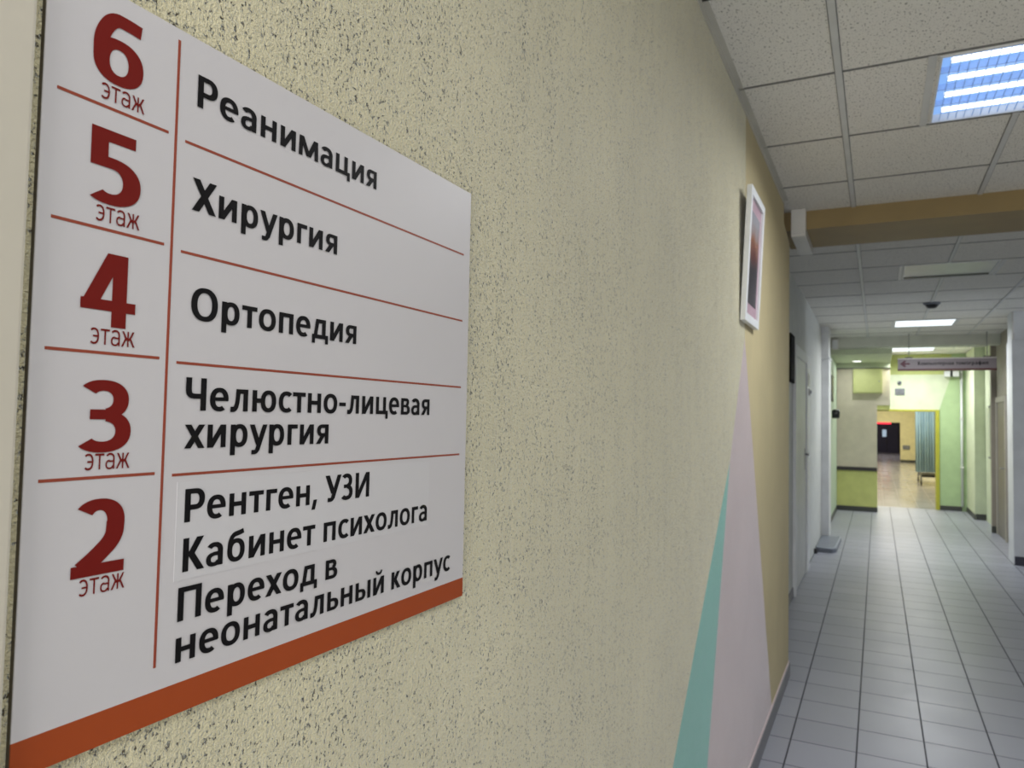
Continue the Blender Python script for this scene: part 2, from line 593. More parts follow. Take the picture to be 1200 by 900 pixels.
def glyph(ch, bold=True):
    p = Pen(0.20, 0.155) if bold else Pen(0.115, 0.098)
    s, h = p.s, p.h
    ls, lh = s * 0.95, h * 0.94
    sl = 0.09
    R, D, Ar, L = p.R, p.D, p.A, p.L
    low = lambda x0: R(x0, 0, x0 + ls, XH)
    if ch == ' ':
        return p.q, 0.33
    if ch == 'Р':
        R(sl, 0, sl + s, 1); R(sl + s - .01, 1 - h, .46, 1); R(sl + s - .01, .36, .46, .36 + h)
        Ar(.45, .68, .33, .32, -90, 90); return p.q, .83
    if ch == 'е':
        Ar(.39, XH / 2, .345, .375, -4, 306, ls, lh); R(.13, .315, .71, .315 + lh * .8); return p.q, .78
    if ch == 'а':
        x = .675
        R(x - ls, 0, x, .48); Ar(x - .315, .455, .315, .28, 0, 146, ls, lh); R(.32, .315, x - ls + .01, .315 + lh * .82)
        Ar(.33, .205, .275, .22, 90, 345, ls * .92, lh * .85); return p.q, .765
    if ch == 'н':
        low(sl); low(.755 - ls); R(.2, .30, .65, .30 + lh); return p.q, .845
    if ch in 'ий':
        low(sl); low(.775 - ls); D(sl + ls * .55, 0, .775 - ls * .55, XH, ls * 1.12)
        if ch == 'й':
            Ar(.43, .99, .21, .19, 182, 358, .1, .1)
        return p.q, .865
    if ch == 'м':
        D(.15, 0, .175, XH, ls * .95); D(.915, 0, .89, XH, ls * .95); D(.19, XH, .53, .04, ls * 1.1); D(.875, XH, .53, .04, ls * 1.1)
        return p.q, 1.065
    if ch == 'ц':
        low(sl); low(.735 - ls); R(sl, 0, .85, lh); R(.86 - ls * .8, -.19, .86, lh); return p.q, .90
    if ch == 'я':
        low(.69 - ls); R(.34, XH - lh * .9, .56, XH); R(.34, .27, .56, .27 + lh * .85)
        Ar(.34, .495, .262, .225, 90, 270, ls, lh * .87); D(.375, .3, .145, 0, ls * 1.15); return p.q, .78
    if ch == 'Х':
        D(.125, 0, .725, 1, s * 1.26); D(.725, 0, .125, 1, s * 1.26); return p.q, .86
    if ch == 'р':
        R(sl, -.27, sl + ls, XH); Ar(.44, XH / 2, .325, .375, 0, 360, ls, lh); return p.q, .835
    if ch == 'у':
        D(.115, XH, .40, .04, ls * 1.08); D(.66, XH, .345, -.15, ls * 1.04); L([(.405, .02), (.33, -.2), (.11, -.2)], lh); return p.q, .755
    if ch == 'г':
        low(sl); R(sl, XH - lh, .56, XH); return p.q, .585
    if ch == 'О':
        Ar(.53, .5, .47, .518, 0, 360, s * 1.06, h); return p.q, 1.06
    if ch == 'т':
        R(.03, XH - lh, .64, XH); low(.335 - ls / 2); return p.q, .665
    if ch == 'о':
        Ar(.415, XH / 2, .362, .375, 0, 360, ls, lh); return p.q, .83
    if ch == 'п':
        low(sl); low(.74 - ls); R(sl, XH - lh, .74, XH); return p.q, .83
    if ch == 'д':
        low(.735 - ls); R(.245, XH - lh, .735, XH); D(.205, .06, .315, XH, ls * .95); R(.04, 0, .86, lh)
        R(.04, -.18, .04 + ls * .8, .1); R(.86 - ls * .8, -.18, .86, .1); return p.q, .885
    if ch == 'Ч':
        R(.79 - s, 0, .79, 1); R(.075, .60, .075 + s, 1); Ar(.365, .61, .29, .25, 180, 270); R(.36, .36, .65, .36 + h); return p.q, .88
    if ch == 'л':
        low(.715 - ls); R(.255, XH - lh, .715, XH); L([(.325, XH), (.30, .3), (.22, .06), (.03, .06)], ls * .9); return p.q, .805
    if ch == 'ю':
        low(sl); R(.26, .30, .5, .30 + lh); Ar(.765, XH / 2, .335, .375, 0, 360, ls, lh); return p.q, 1.165
    if ch == 'с':
        Ar(.405, XH / 2, .35, .375, 48, 312, ls, lh); return p.q, .665
    if ch == '-':
        R(.055, .28, .425, .42); return p.q, .48
    if ch == 'в':
        low(sl); R(.2, XH - lh * .88, .44, XH); R(.2, .32, .47, .32 + lh * .75); R(.2, 0, .46, lh * .88)
        Ar(.43, .545, .22, .175, -90, 90, ls * .92, lh * .85); Ar(.45, .212, .26, .212, -90, 90, ls, lh * .85); return p.q, .77
    if ch == ',':
        D(.105, -.2, .2, .16, .18); return p.q, .38
    if ch == 'У':
        D(.105, 1, .44, .30, s * 1.18); D(.755, 1, .40, .1, s * 1.1); L([(.46, .22), (.38, .07), (.14, .075)], h); return p.q, .84
    if ch in 'З3':
        Ar(.33, .735, .32, .28, -80, 142); Ar(.33, .285, .36, .30, -140, 82); R(.17, .455, .4, .455 + h * .9); return p.q, .765
    if ch == 'И':
        R(sl, 0, sl + s, 1); R(.93 - s, 0, .93, 1); D(sl + s * .55, 0, .93 - s * .55, 1, s * 1.15); return p.q, 1.02
    if ch == 'К':
        R(sl, 0, sl + s, 1); D(.33, .45, .68, 1, s * 1.22); D(.72, 0, .345, .55, s * 1.25); R(.22, .44, .38, .44 + h); return p.q, .85
    if ch == 'б':
        Ar(.42, XH / 2, .345, .375, 0, 360, ls, lh); L([(.165, .3), (.165, .66), (.30, .87), (.50, .90), (.70, .955)], ls * .85); return p.q, .84
    if ch == 'х':
        D(.115, 0, .60, XH, ls * 1.18); D(.60, 0, .115, XH, ls * 1.18); return p.q, .715
    if ch == 'П':
        R(sl, 0, sl + s, 1); R(.89 - s, 0, .89, 1); R(sl, 1 - h, .89, 1); return p.q, .98
    if ch in 'ьы':
        low(sl); R(.2, .33, .43, .33 + lh * .8); R(.2, 0, .43, lh * .85); Ar(.42, .22, .265, .22, -90, 90, ls, lh * .82)
        if ch == 'ы':
            low(.985 - ls)
            return p.q, 1.075
        return p.q, .735
    if ch == 'к':
        low(sl); D(.30, .33, .55, XH, ls * 1.15); D(.60, 0, .31, .41, ls * 1.2); R(.2, .3, .35, .3 + lh); return p.q, .715
    if ch == 'ф':
        R(.50 - ls / 2, -.27, .50 + ls / 2, 1.02); Ar(.36, XH / 2, .30, .375, 0, 360, ls, lh); Ar(.64, XH / 2, .30, .375, 0, 360, ls, lh); return p.q, 1.0
    if ch == 'э':
        Ar(.27, XH / 2, .33, .375, -132, 132, ls, lh); R(.2, .32, .55, .32 + lh * .9); return p.q, .66
    if ch == 'ж':
        R(.47 - ls / 2, 0, .47 + ls / 2, XH)
        for g in (-1, 1):
            D(.47 + g * .08, .3, .47 + g * .36, XH, ls * 1.2); D(.47 + g * .40, 0, .47 + g * .12, .44, ls * 1.2)
        R(.35, .32, .59, .32 + lh); return p.q, .94
    if ch == '6':
        Ar(.405, .315, .345, .335, 0, 360, s * 1.08, h * .95); L([(.155, .30), (.15, .62), (.30, .93), (.52, .93), (.70, .91)], s * .96); return p.q, .79
    if ch == '5':
        R(.13, 1 - h * 1.05, .63, 1); R(.13, .50, .13 + s * .95, 1); R(.13, .478, .37, .63); Ar(.36, .305, .345, .325, -128, 92, s * 1.05, h * .98); return p.q, .79
    if ch == '4':
        R(.44, 0, .44 + s * 1.02, 1); R(.03, .215, .77, .215 + h * .95); D(.145, .29, .47, 1, s * 1.1); R(.44 - .03, 1 - h * .7, .6, 1); return p.q, .79
    if ch == '2':
        Ar(.37, .69, .31, .325, -24, 142, s * 1.06, h); L([(.57, .70), (.56, .47), (.36, .25), (.185, .10)], s * 1.1); R(.07, 0, .69, h); return p.q, .79
    return p.q, .7


def text_bm(txt, width, cap, place, bold=True, th=0.0004):
    """place(u, v, t): sign coordinates to space, t the height off the face"""
    x, quads = 0.0, []
    for ch in txt:
        q, adv = glyph(ch, bold)
        quads += [(n, [(a + x, b) for a, b in f]) for n, f in q]
        x += adv
    xs = [a for n, f in quads for a, b in f]
    k = width / (max(xs) - min(xs))
    x0 = min(xs)
    bm = bmesh.new()
    for n, f in quads:      # each stroke of ink lies a hair above the one before
        ar = sum(f[i][0] * f[(i + 1) % 4][1] - f[(i + 1) % 4][0] * f[i][1] for i in range(4))
        bm.faces.new([bm.verts.new(place((a - x0) * k, b * cap, th + 0.00006 * n)) for a, b in (f if ar > 0 else f[::-1])])
    return bm


# ------------------------------------------------------------------ the floor directory sign
XS = -0.500
sg = thing('floor_directory_sign', (XW, 0.575, 1.353),
           'large white floor directory sign with red numerals on the khaki plaster wall', 'sign')
obj('edge_layer', B(XW, XS - 0.0012, 0.2885, 0.8632, 1.3525, 1.8995, 0.0003), paint('sign_dark_edge', lin(78, 70, 56), 0.6), sg)  # dark layer stands in for the shaded edge of the panel
obj('panel', B(XS - 0.0012, XS, 0.2885, 0.8632, 1.3765, 1.8995, 0.0003), SIGNW, sg)
o = obj('bottom_band', B(XS - 0.0012, XS + 0.0002, 0.2885, 0.8632, 1.3525, 1.3768, 0.0003), ORANGE, sg)
o['label'] = 'orange band along the bottom edge'
obj('sticker', B(XS - 0.001, XS + 0.0003, 0.4066, 0.7745, 1.4577, 1.5365), STICK, sg)


def onsign(y, z, off=0.0):
    return lambda u, v, t: (XS + t + off, y + u, z + v)


def rule(y0, y1, z0, z1):
    obj('divider_line', B(XS - 0.001, XS + 0.0003, y0, y1, z0, z1), RULE, sg)


for z in (1.8128, 1.7237, 1.6342, 1.5448):
    rule(0.2978, 0.3855, z - 0.0011, z + 0.0011)
for z in (1.8112, 1.7214, 1.6320, 1.5425):
    rule(0.4012, 0.8466, z - 0.0011, z + 0.0011)
rule(0.3912, 0.3935, 1.3948, 1.8904)
for d, y, z in (('6', .3215, 1.8325), ('5', .3232, 1.7432), ('4', .3205, 1.6533), ('3', .3235, 1.5632), ('2', .3223, 1.4752)):
    obj('numeral', text_bm(d, 0.0400 if d != '4' else 0.0425, 0.0508 if d in '63' else 0.0535, onsign(y, z)), DKRED, sg, False, False)
for z in (1.8182, 1.7290, 1.6402, 1.5504, 1.4622):
    obj('floor_word', text_bm('этаж', 0.0345, 0.0158, onsign(.3290, z), False), DKRED, sg, False, False)
for txt, y0, y1, z in (('Реанимация', .4110, .6515, 1.8438), ('Хирургия', .4095, .5888, 1.7575), ('Ортопедия', .4126, .6240, 1.6682),
                       ('Челюстно-лицевая', .4107, .7705, 1.5940), ('хирургия', .4111, .5842, 1.5632), ('Рентген, УЗИ', .4140, .6537, 1.5037),
                       ('Кабинет психолога', .4140, .7704, 1.4640), ('Переход в', .4110, .6038, 1.4253), ('неонатальный корпус', .4105, .8287, 1.3930)):
    obj('department_name', text_bm(txt, y1 - y0, 0.0268, onsign(y0, z, 0.0002)), BLACK, sg, False, False)

# ------------------------------------------------------------------ picture leaning from the painted wall
pf = thing('picture_frame', (XW, 3.2, 2.008), 'white framed picture hung on the painted wall below the ceiling, tilting forward', 'picture')
y0, y1, z0, z1 = 3.075, 3.455, 2.008, 2.565
LEAN = 0.026


def lean(o):
    for v in o.data.vertices:
        v.co.x += LEAN * max(0.0, (v.co.z - z0)) / (z1 - z0)


bm = bmesh.new()
w = 0.034
for a in ((y0, y1, z0, z0 + w), (y0, y1, z1 - w, z1), (y0, y0 + w, z0 + w, z1 - w), (y1 - w, y1, z0 + w, z1 - w)):
    box(bm, XW + 0.003, XW + 0.024, *a, 0.002)
lean(obj('frame', bm, WHITE, pf))
MAT = paint('pink_mount', lin(176, 148, 160), 0.5)
bm = bmesh.new()
box(bm, XW + 0.004, XW + 0.014, y0 + 0.02, y1 - 0.02, z0 + 0.02, z1 - 0.02)
lean(obj('mount', bm, MAT, pf))
t = NT('portrait_print')
v = t.coords((1, 1, 1))
tc = t.n('ShaderNodeSeparateXYZ')
t.l(v, tc.inputs[0])
zz = t.n('ShaderNodeMapRange')
t.l(t.math('ADD', tc.outputs[2], t.math('MULTIPLY', t.noise(v, 9, 3), 0.12)), zz.inputs[0])
zz.inputs[1].default_value = 2.06
zz.inputs[2].default_value = 2.57
t.l(t.ramp(zz.outputs[0], [(0.0, lin(58, 54, 62)), (0.52, lin(44, 40, 50)), (0.60, lin(96, 52, 50)), (0.72, lin(150, 104, 86)), (0.86, lin(160, 160, 168)), (1.0, lin(166, 168, 180))]), t.b.inputs['Base Color'])
t.b.inputs['Roughness'].default_value = 0.25
bm = bmesh.new()
box(bm, XW + 0.006, XW + 0.016, y0 + 0.075, y1 - 0.075, z0 + 0.085, z1 - 0.085)
lean(obj('print', bm, t.m, pf))
bm = bmesh.new()
box(bm, XW + 0.001, XW + 0.005, y0 + 0.01, y1 - 0.01, z0 + 0.01, z1 - 0.01)
lean(obj('backing', bm, DARK, pf))
# hanging cord behind the frame to a nail in the wall
bm = bmesh.new()
tube(bm, [(XW + LEAN * .9, y0 + 0.1, z1 - 0.06), (XW + 0.004, (y0 + y1) / 2, z1 + 0.0), (XW + LEAN * .9, y1 - 0.1, z1 - 0.06)], 0.0015, 6)
obj('cord', bm, DARK, pf)


# ------------------------------------------------------------------ ceiling fixtures
def fixture(ya, yb, lit, label, power=0, spread=PI, detail=False):
    t = thing('ceiling_light', ((FIXX[0] + FIXX[1]) / 2, (ya + yb) / 2, H), label, 'light', 'recessed fluorescent ceiling lights')
    xa, xb = FIXX
    bm = bmesh.new()
    f = 0.008
    for a in ((xa, xb, ya, ya + f), (xa, xb, yb - f, yb), (xa, xa + f, ya + f, yb - f), (xb - f, xb, ya + f, yb - f)):
        box(bm, *a, H - 0.006, H + 0.075)
    obj('frame', bm, WHITE, t)
    if not lit:
        obj('diffuser', B(xa + f, xb - f, ya + f, yb - f, H + 0.004, H + 0.010), OFFD, t)
        obj('shadow_gap', B(xa + f, xb - f - 0.01, yb - f - 0.05, yb - f, H - 0.004, H + 0.0035), DARK, t)
        return t
    if not detail:
        obj('diffuser', B(xa + f, xb - f, ya + f, yb - f, H - 0.002, H + 0.004), LAMPW, t)
    else:
        obj('reflector', B(xa + f, xb - f, ya + f, yb - f, H + 0.030, H + 0.034), LAMPB, t)
        n = 4
        pit = (yb - ya - 2 * f) / n
        for k in range(n):
            y = ya + f + pit * (k + 0.5)
            o = obj('tube', tube(bmesh.new(), [(xa + 0.04, y, H + 0.016), (xb - 0.04, y, H + 0.016)], 0.010, 12), TUBE, t)
        bm = bmesh.new()
        for k in range(1, n):
            y = ya + f + pit * k
            box(bm, xa + f, xb - f, y - 0.002, y + 0.002, H + 0.004, H + 0.029)
        m = 22
        for k in range(1, m):
            x = xa + f + (xb - xa - 2 * f) * k / m
            box(bm, x - 0.0009, x + 0.0009, ya + f, yb - f, H + 0.001, H + 0.007)
        obj('louver', bm, LOUV, t)
    if power:
        a = area('fixture_light', (0, 0, -0.02), 0.62, 0.60, power, COOL, (0, 0, 0), spread, t)
    return t


fixture(3.03, 3.69, True, 'near bluish ceiling light with four bright tube stripes at the upper right', P_NEAR, PI * 0.92, True)
fixture(6.99, 7.65, False, 'unlit grey square ceiling light just beyond the tan beam')
fixture(10.73, 11.39, True, 'lit white ceiling light just beyond the smoke detector', P_MID, PI * 0.9)
fixture(14.55, 15.21, True, 'far lit ceiling light just above the hanging arrow sign', P_FAR, PI * 0.9)
# the same fixture row continues behind the photographer
area('fixture_light', (0.56, -0.14, H - 0.02), 0.62, 0.60, P_BACK, COOL, (0, 0, 0), PI)
area('fixture_light', (1.7, -1.6, H - 0.02), 0.62, 0.60, P_BACK, COOL, (0, 0, 0), PI)

# smoke detector
t = thing('smoke_detector', (0.54, 9.25, H), 'dark round smoke detector on the ceiling between two square lights', 'smoke detector')
obj('base', lathe(bmesh.new(), (0.54, 9.25, H - 0.022), [(0.075, 0.0), (0.085, 0.006), (0.085, 0.0215)]), GREYP, t)
obj('sensor_head', lathe(bmesh.new(), (0.54, 9.25, H - 0.062), [(0.03, 0), (0.045, 0.006), (0.06, 0.026), (0.066, 0.0395)]), DARK, t)

# ------------------------------------------------------------------ recessed left wall, door, boards
struct('wall_left_far', B(XR - 0.15, XR, 4.9, 16.0, 0, H), GREYW, 'pale grey wall behind the painted wall')
struct('baseboard_left_far', B(XR, XR + 0.008, 4.98, 7.23, 0, 0.085), SKIRT, 'grey skirting of the recessed wall')
bm = bmesh.new()
for a in ((7.22, 7.34, 0, 2.32), (8.42, 8.76, 0, 2.32), (7.34, 8.42, 2.22, 2.32)):
    box(bm, XR, XR + 0.028, *a, 0.004)
d = struct('door_1', bm, WHITE, 'white door casing and grey leaf in the recessed left wall')
DOORG = paint('grey_door_leaf', lin(206, 208, 208), 0.4)
o = struct('door_leaf', B(XR, XR + 0.014, 7.34, 8.42, 0.008, 2.22, 0.002), DOORG, None, d)
bm = bmesh.new()
box(bm, XR + 0.014, XR + 0.019, 8.28, 8.32, 1.10, 1.32, 0.002)
tube(bm, [(XR + 0.018, 8.30, 1.26), (XR + 0.055, 8.30, 1.26), (XR + 0.058, 8.27, 1.26), (XR + 0.058, 8.17, 1.255)], 0.009, 8)
struct('door_handle', bm, STEEL, None, d)
t = thing('door_plate', (XR + 0.028, 8.6, 1.99), 'small white name plate on the casing of the left door', 'plate')
obj('plate', B(XR + 0.028, XR + 0.036, 8.50, 8.72, 1.99, 2.13, 0.002), WPLAS, t)
obj('text_strip', B(XR + 0.036, XR + 0.037, 8.585, 8.635, 2.01, 2.115), GREYP, t)
t = thing('call_button', (XR + 0.028, 8.6, 1.92), 'small grey round button below the name plate', 'button')
obj('housing', lathe(bmesh.new(), (XR + 0.028, 8.6, 1.925), [(0.038, 0), (0.038, 0.012), (0.030, 0.017)], 'X', 20), WPLAS, t)
obj('cap', lathe(bmesh.new(), (XR + 0.044, 8.6, 1.925), [(0.02, 0), (0.02, 0.008), (0.012, 0.012)], 'X', 16), GREYP, t)
t = thing('notice_board', (XR, 7.1, 1.95), 'narrow dark notice board on the recessed wall beside the painted corner', 'board')
obj('frame', B(XR, XR + 0.018, 6.85, 7.20, 1.95, 2.385, 0.003), MATTE, t)
obj('sheet', B(XR + 0.0175, XR + 0.0195, 6.88, 7.17, 1.98, 2.355), paint('dark_sheet', lin(40, 42, 44), 0.8, spec=0.1), t)

# white boxed column on the left with its wider head
bm = bmesh.new()
box(bm, XR, -0.600, 11.05, 11.5, 0, 2.48, 0.010)
box(bm, XR, -0.588, 11.03, 11.52, 2.48, 2.51, 0.004)
box(bm, XR, -0.605, 11.05, 11.5, 2.51, H, 0.008)
struct('wall_column_left', bm, WHITE, 'white boxed column on the left before the green wall')
t = thing('floor_tray', (-0.58, 10.4, 0), 'grey plastic tray on the floor at the foot of the left white column', 'tray')
bm = bmesh.new()
ol = [(-0.695, 9.95), (-0.66, 9.86), (-0.50, 9.86), (-0.455, 9.98), (-0.44, 10.90), (-0.47, 11.03), (-0.695, 11.03)]
slab(bm, ol, 'xy', 0.0, 0.045)
bmesh.ops.bevel(bm, geom=bm.edges[:], offset=0.010, segments=2, affect='EDGES')
obj('base', bm, GREYP, t)
bm = bmesh.new()
pr = [(-0.685, 9.95), (-0.655, 9.875), (-0.505, 9.875), (-0.47, 9.98), (-0.455, 10.90), (-0.475, 11.01)]
tube(bm, [(x, y, 0.048) for x, y in pr], 0.012, 8)
obj('rim', bm, paint('light_grey_rim', lin(150, 156, 166), 0.4), t)
obj('rubber_foot', lathe(bmesh.new(), (-0.682, 9.75, 0), [(0.02, 0), (0.024, 0.01), (0.018, 0.05), (0.012, 0.055)]), DARK, t)

# pale green face of the wall past the column, dark plate and round device on it
struct('wall_left_green', B(XR, -0.675, 11.5, 14.84, 0, 2.69), paint('green_left_wall', lin(192, 208, 184), 0.55), 'pale green wall past the left white column')
struct('baseboard_left_green', B(-0.675, -0.667, 11.52, 14.84, 0, 0.085), DSKIRT)
t = thing('wall_plate', (-0.675, 13.0, 1.95), 'dark rectangular plate high on the pale green left wall', 'plate')
obj('plate', B(-0.675, -0.655, 12.75, 13.35, 1.95, 2.37, 0.004), DARK, t)
obj('face_sheet', B(-0.656, -0.653, 12.80, 13.30, 1.99, 2.33), paint('slate_sheet', lin(58, 64, 60), 0.3), t)
t = thing('wall_clock', (-0.675, 13.3, 1.74), 'black round device on the pale green left wall below the dark plate', 'clock')
obj('case', lathe(bmesh.new(), (-0.675, 13.3, 1.745), [(0.065, 0), (0.075, 0.02), (0.075, 0.10), (0.05, 0.115)], 'X', 24), DARK, t)
obj('face', lathe(bmesh.new(), (-0.5605, 13.3, 1.745), [(0.045, 0), (0.03, 0.004)], 'X', 20), paint('dark_lens', lin(30, 32, 36), 0.15), t)

# ------------------------------------------------------------------ soffit across the corridor and lowered ceiling
SOFF = paint('pale_soffit', lin(206, 208, 196), 0.6)
struct('trim_7', B(XR, 2.4, 12.6, 12.86, 2.785, H + 0.01, 0.005), SOFF, 'pale soffit crossing the corridor before the green wall')
t = thing('junction_box', (-0.59, 12.55, 2.75), 'small white box at the left end of the pale soffit', 'box')
obj('housing', B(-0.645, -0.545, 12.53, 12.599, 2.75, 2.91, 0.006), WPLAS, t)
obj('cover', B(-0.635, -0.555, 12.522, 12.531, 2.765, 2.895, 0.003), WHITE, t)
struct('ceiling_lowered', B(XR, 0.21, 12.86, 14.85, 2.70, 2.78), PGREEN, 'lowered pale green ceiling with a round downlight')
t = thing('downlight', (-0.326, 14.3, 2.70), 'small bright round downlight in the lowered green ceiling', 'light')
obj('ring', lathe(bmesh.new(), (-0.326, 14.3, 2.692), [(0.06, 0.0), (0.085, 0.0), (0.085, 0.0085), (0.06, 0.0085)]), WHITE, t)
obj('lens', lathe(bmesh.new(), (-0.326, 14.3, 2.686), [(0.04, 0.0), (0.07, 0.003), (0.07, 0.009)]), SPOT, t)
area('downlight_lamp', (0, 0, -0.03), 0.1, 0.1, 5, COOL, (0, 0, 0), PI, t)

# ------------------------------------------------------------------ cream and lime end wall
bm = bmesh.new()
box(bm, XR, -0.008, 14.85, 16.0, 0.76, 2.70)
box(bm, -0.008, 0.205, 14.85, 16.0, 1.93, 2.70)
box(bm, XR, -0.008, 14.85, 16.0, 0.0, 0.76, 0, 1)
box(bm, XR, 0.205, 14.846, 14.853, 2.60, 2.70, 0, 2)
box(bm, -0.008, 0.20, 14.86, 16.0, 1.855, 1.93, 0, 1)
struct('wall_end_left', bm, [CREAM, LIME, PGREEN], 'cream end wall with a lime green lower half')
struct('trim_8', B(XR, -0.006, 14.80, 14.85, 0.735, 0.80, 0.008), RAIL, 'dark bumper rail across the cream and lime wall')
struct('baseboard_end', B(XR, -0.004, 14.838, 14.85, 0, 0.085), DSKIRT, 'dark skirting of the lime wall')
struct('trim_9', B(XR, 0.21, 14.83, 14.85, 2.595, 2.612), DSKIRT, 'dark line along the top of the cream wall')
t = thing('access_panel', (-0.158, 14.85, 2.14), 'lime green box panel high on the cream end wall', 'panel')
obj('casing', B(-0.396, 0.08, 14.74, 14.848, 2.145, 2.588, 0.008), LIMEP, t)
obj('door', B(-0.376, 0.06, 14.734, 14.742, 2.165, 2.568, 0.004), LIMEP, t)
obj('lock', lathe(bmesh.new(), (0.03, 14.734, 2.36), [(0.012, 0), (0.012, -0.008), (0.006, -0.01)], 'Y', 14), STEEL, t)

# ------------------------------------------------------------------ green far wall with the yellow-trimmed opening
bm = bmesh.new()
YF = 16.0
slab(bm, [(-0.3, 1.86), (1.04, 1.86), (1.25, 2.55), (-0.3, 2.55)], 'xz', YF, YF + 0.2, 0)
slab(bm, [(-0.3, 2.55), (1.25, 2.55), (1.25, H), (-0.3, H)], 'xz', YF, YF + 0.2, 2)
slab(bm, [(1.04, 0), (1.55, 0), (1.55, H), (1.25, H), (1.25, 2.55), (1.04, 1.86)], 'xz', YF, YF + 0.2, 1)
struct('wall_far', bm, [PGREEN, MGREEN, OLIVE], 'green far wall painted in pale and mid green around the opening')
bm = bmesh.new()
box(bm, 0.985, 1.045, 15.975, 16.21, 0, 1.845, 0.004)
box(bm, -0.3, 1.045, 15.975, 16.21, 1.845, 1.88, 0.004)
struct('door_2', bm, YELLOWT, 'yellow trimmed opening in the green far wall')
bm = bmesh.new()
box(bm, 1.046, 1.40, 15.985, 16.0, 0, 0.085)
struct('baseboard_far', bm, DSKIRT, 'dark skirting of the green far wall')
t = thing('wall_pipe', (1.40, 15.95, 0), 'thin white vertical pipe on the green far wall', 'pipe')
obj('pipe', tube(bmesh.new(), [(1.405, 15.96, 0.09), (1.405, 15.96, 2.62)], 0.022, 10), WHITE, t)
for z in (0.8, 1.7):
    obj('clamp', B(1.375, 1.435, 15.935, 15.999, z, z + 0.03, 0.003), WPLAS, t)
t = thing('vent_grille', (0.39, 16.0, 2.16), 'small grey grille on the pale green wall above the opening', 'grille')
obj('frame', B(0.305, 0.47, 15.985, 16.0, 2.155, 2.285, 0.003), GREYP, t)
bm = bmesh.new()
for k in range(6):
    box(bm, 0.315, 0.46, 15.978, 15.986, 2.165 + k * 0.019, 2.176 + k * 0.019)
obj('slats', bm, STEEL, t)
t = thing('sensor', (0.382, 16.0, 2.39), 'tiny grey sensor on the pale green wall above the grille', 'sensor')
obj('body', lathe(bmesh.new(), (0.382, 16.0, 2.39), [(0.038, 0), (0.038, -0.025), (0.02, -0.04)], 'Y', 18), GREYP, t)
obj('eye', lathe(bmesh.new(), (0.382, 15.96, 2.39), [(0.016, 0), (0.008, -0.008)], 'Y', 14), DARK, t)
t = thing('emergency_light', (1.24, 15.95, 2.62), 'twin headed white emergency light on the green wall behind the hanging sign', 'light')
obj('body', B(1.13, 1.35, 15.90, 15.999, 2.61, 2.70, 0.005), WPLAS, t)
for x in (1.17, 1.31):
    obj('lamp_head', B(x - 0.05, x + 0.05, 15.85, 15.93, 2.50, 2.60, 0.008), WHITE, t)
obj('bracket', B(1.225, 1.255, 15.90, 15.96, 2.50, 2.62, 0.002), DARK, t)

# ------------------------------------------------------------------ right side: piers, recessed door, pillar
bm = bmesh.new()
box(bm, 1.48, 1.9, 14.72, 16.0, 0, H)
box(bm, 1.64, 1.9, 13.18, 14.72, 0, H)
struct('wall_right_green', bm, PGREEN, 'pale green pier and wall at the far right')
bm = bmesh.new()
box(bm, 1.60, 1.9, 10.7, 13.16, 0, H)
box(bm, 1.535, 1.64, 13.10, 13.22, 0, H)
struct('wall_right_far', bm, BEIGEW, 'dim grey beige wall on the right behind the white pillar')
bm = bmesh.new()
box(bm, 1.49, 1.64, 14.70, 14.72, 0, 0.10)
box(bm, 1.472, 1.48, 14.70, 16.0, 0, 0.09)
box(bm, 1.525, 1.62, 13.07, 13.10, 0, 0.10)
struct('baseboard_right', bm, DSKIRT, 'dark skirting blocks along the right wall')
bm = bmesh.new()
for a in ((12.1, 12.18, 0, 2.02), (12.94, 13.02, 0, 2.02), (12.18, 12.94, 1.94, 2.02)):
    box(bm, 1.575, 1.60, *a, 0.003)
d = struct('door_3', bm, BCASE, 'grey door casing in the right wall behind the white pillar')
struct('door_leaf', B(1.59, 1.60, 12.18, 12.94, 0.005, 1.94), paint('grey_brown_leaf', lin(118, 112, 106), 0.45), None, d)
bm = bmesh.new()
tube(bm, [(1.59, 12.28, 1.0), (1.55, 12.28, 1.0), (1.548, 12.38, 1.0)], 0.008, 8)
struct('door_handle', bm, STEEL, None, d)
t = thing('wall_board', (1.6, 13.9, 1.1), 'tall narrow pale board with a dark edge hanging on the far right wall', 'board')
obj('panel', B(1.565, 1.60, 13.55, 14.0, 1.11, 1.88, 0.003), PGREEN, t)
obj('edge_frame', B(1.60, 1.64, 13.50, 14.04, 1.07, 1.92, 0.003), DSKIRT, t)

bm = bmesh.new()
box(bm, 1.405, 2.4, 10.22, 10.62, 0, 2.60, 0.008)
box(bm, 1.415, 2.4, 10.24, 10.60, 2.60, H)
struct('wall_right_pillar', bm, WHITE, 'white pillar at the right edge of the corridor')
struct('baseboard_right_pillar', B(1.41, 2.4, 10.205, 10.22, 0, 0.10, 0.003), paint('blue_black_skirting', lin(52, 52, 66), 0.4), 'dark skirting of the right pillar')
t = thing('pipe_bracket', (1.42, 10.2, 2.62), 'small white bracket at the top of the right pillar', 'bracket')
obj('clip', B(1.405, 1.425, 10.17, 10.235, 2.61, 2.68, 0.003), WPLAS, t)
obj('pipe', tube(bmesh.new(), [(1.415, 10.205, 2.601), (1.415, 10.205, 2.93)], 0.010, 8), WPLAS, t)
struct('wall_right', B(2.3, 2.4, -3.0, 8.75, 0, H), GREYW, 'pale wall on the right outside the frame')
struct('wall_hall', B(2.4, 7.2, 8.6, 8.75, 0, H), GREYW)
struct('wall_hall_far', B(2.4, 7.2, 10.22, 10.4, 0, H), GREYW)
struct('ceiling_hall', B(2.4, 7.2, 8.75, 10.22, H, H + 0.05), CEIL)

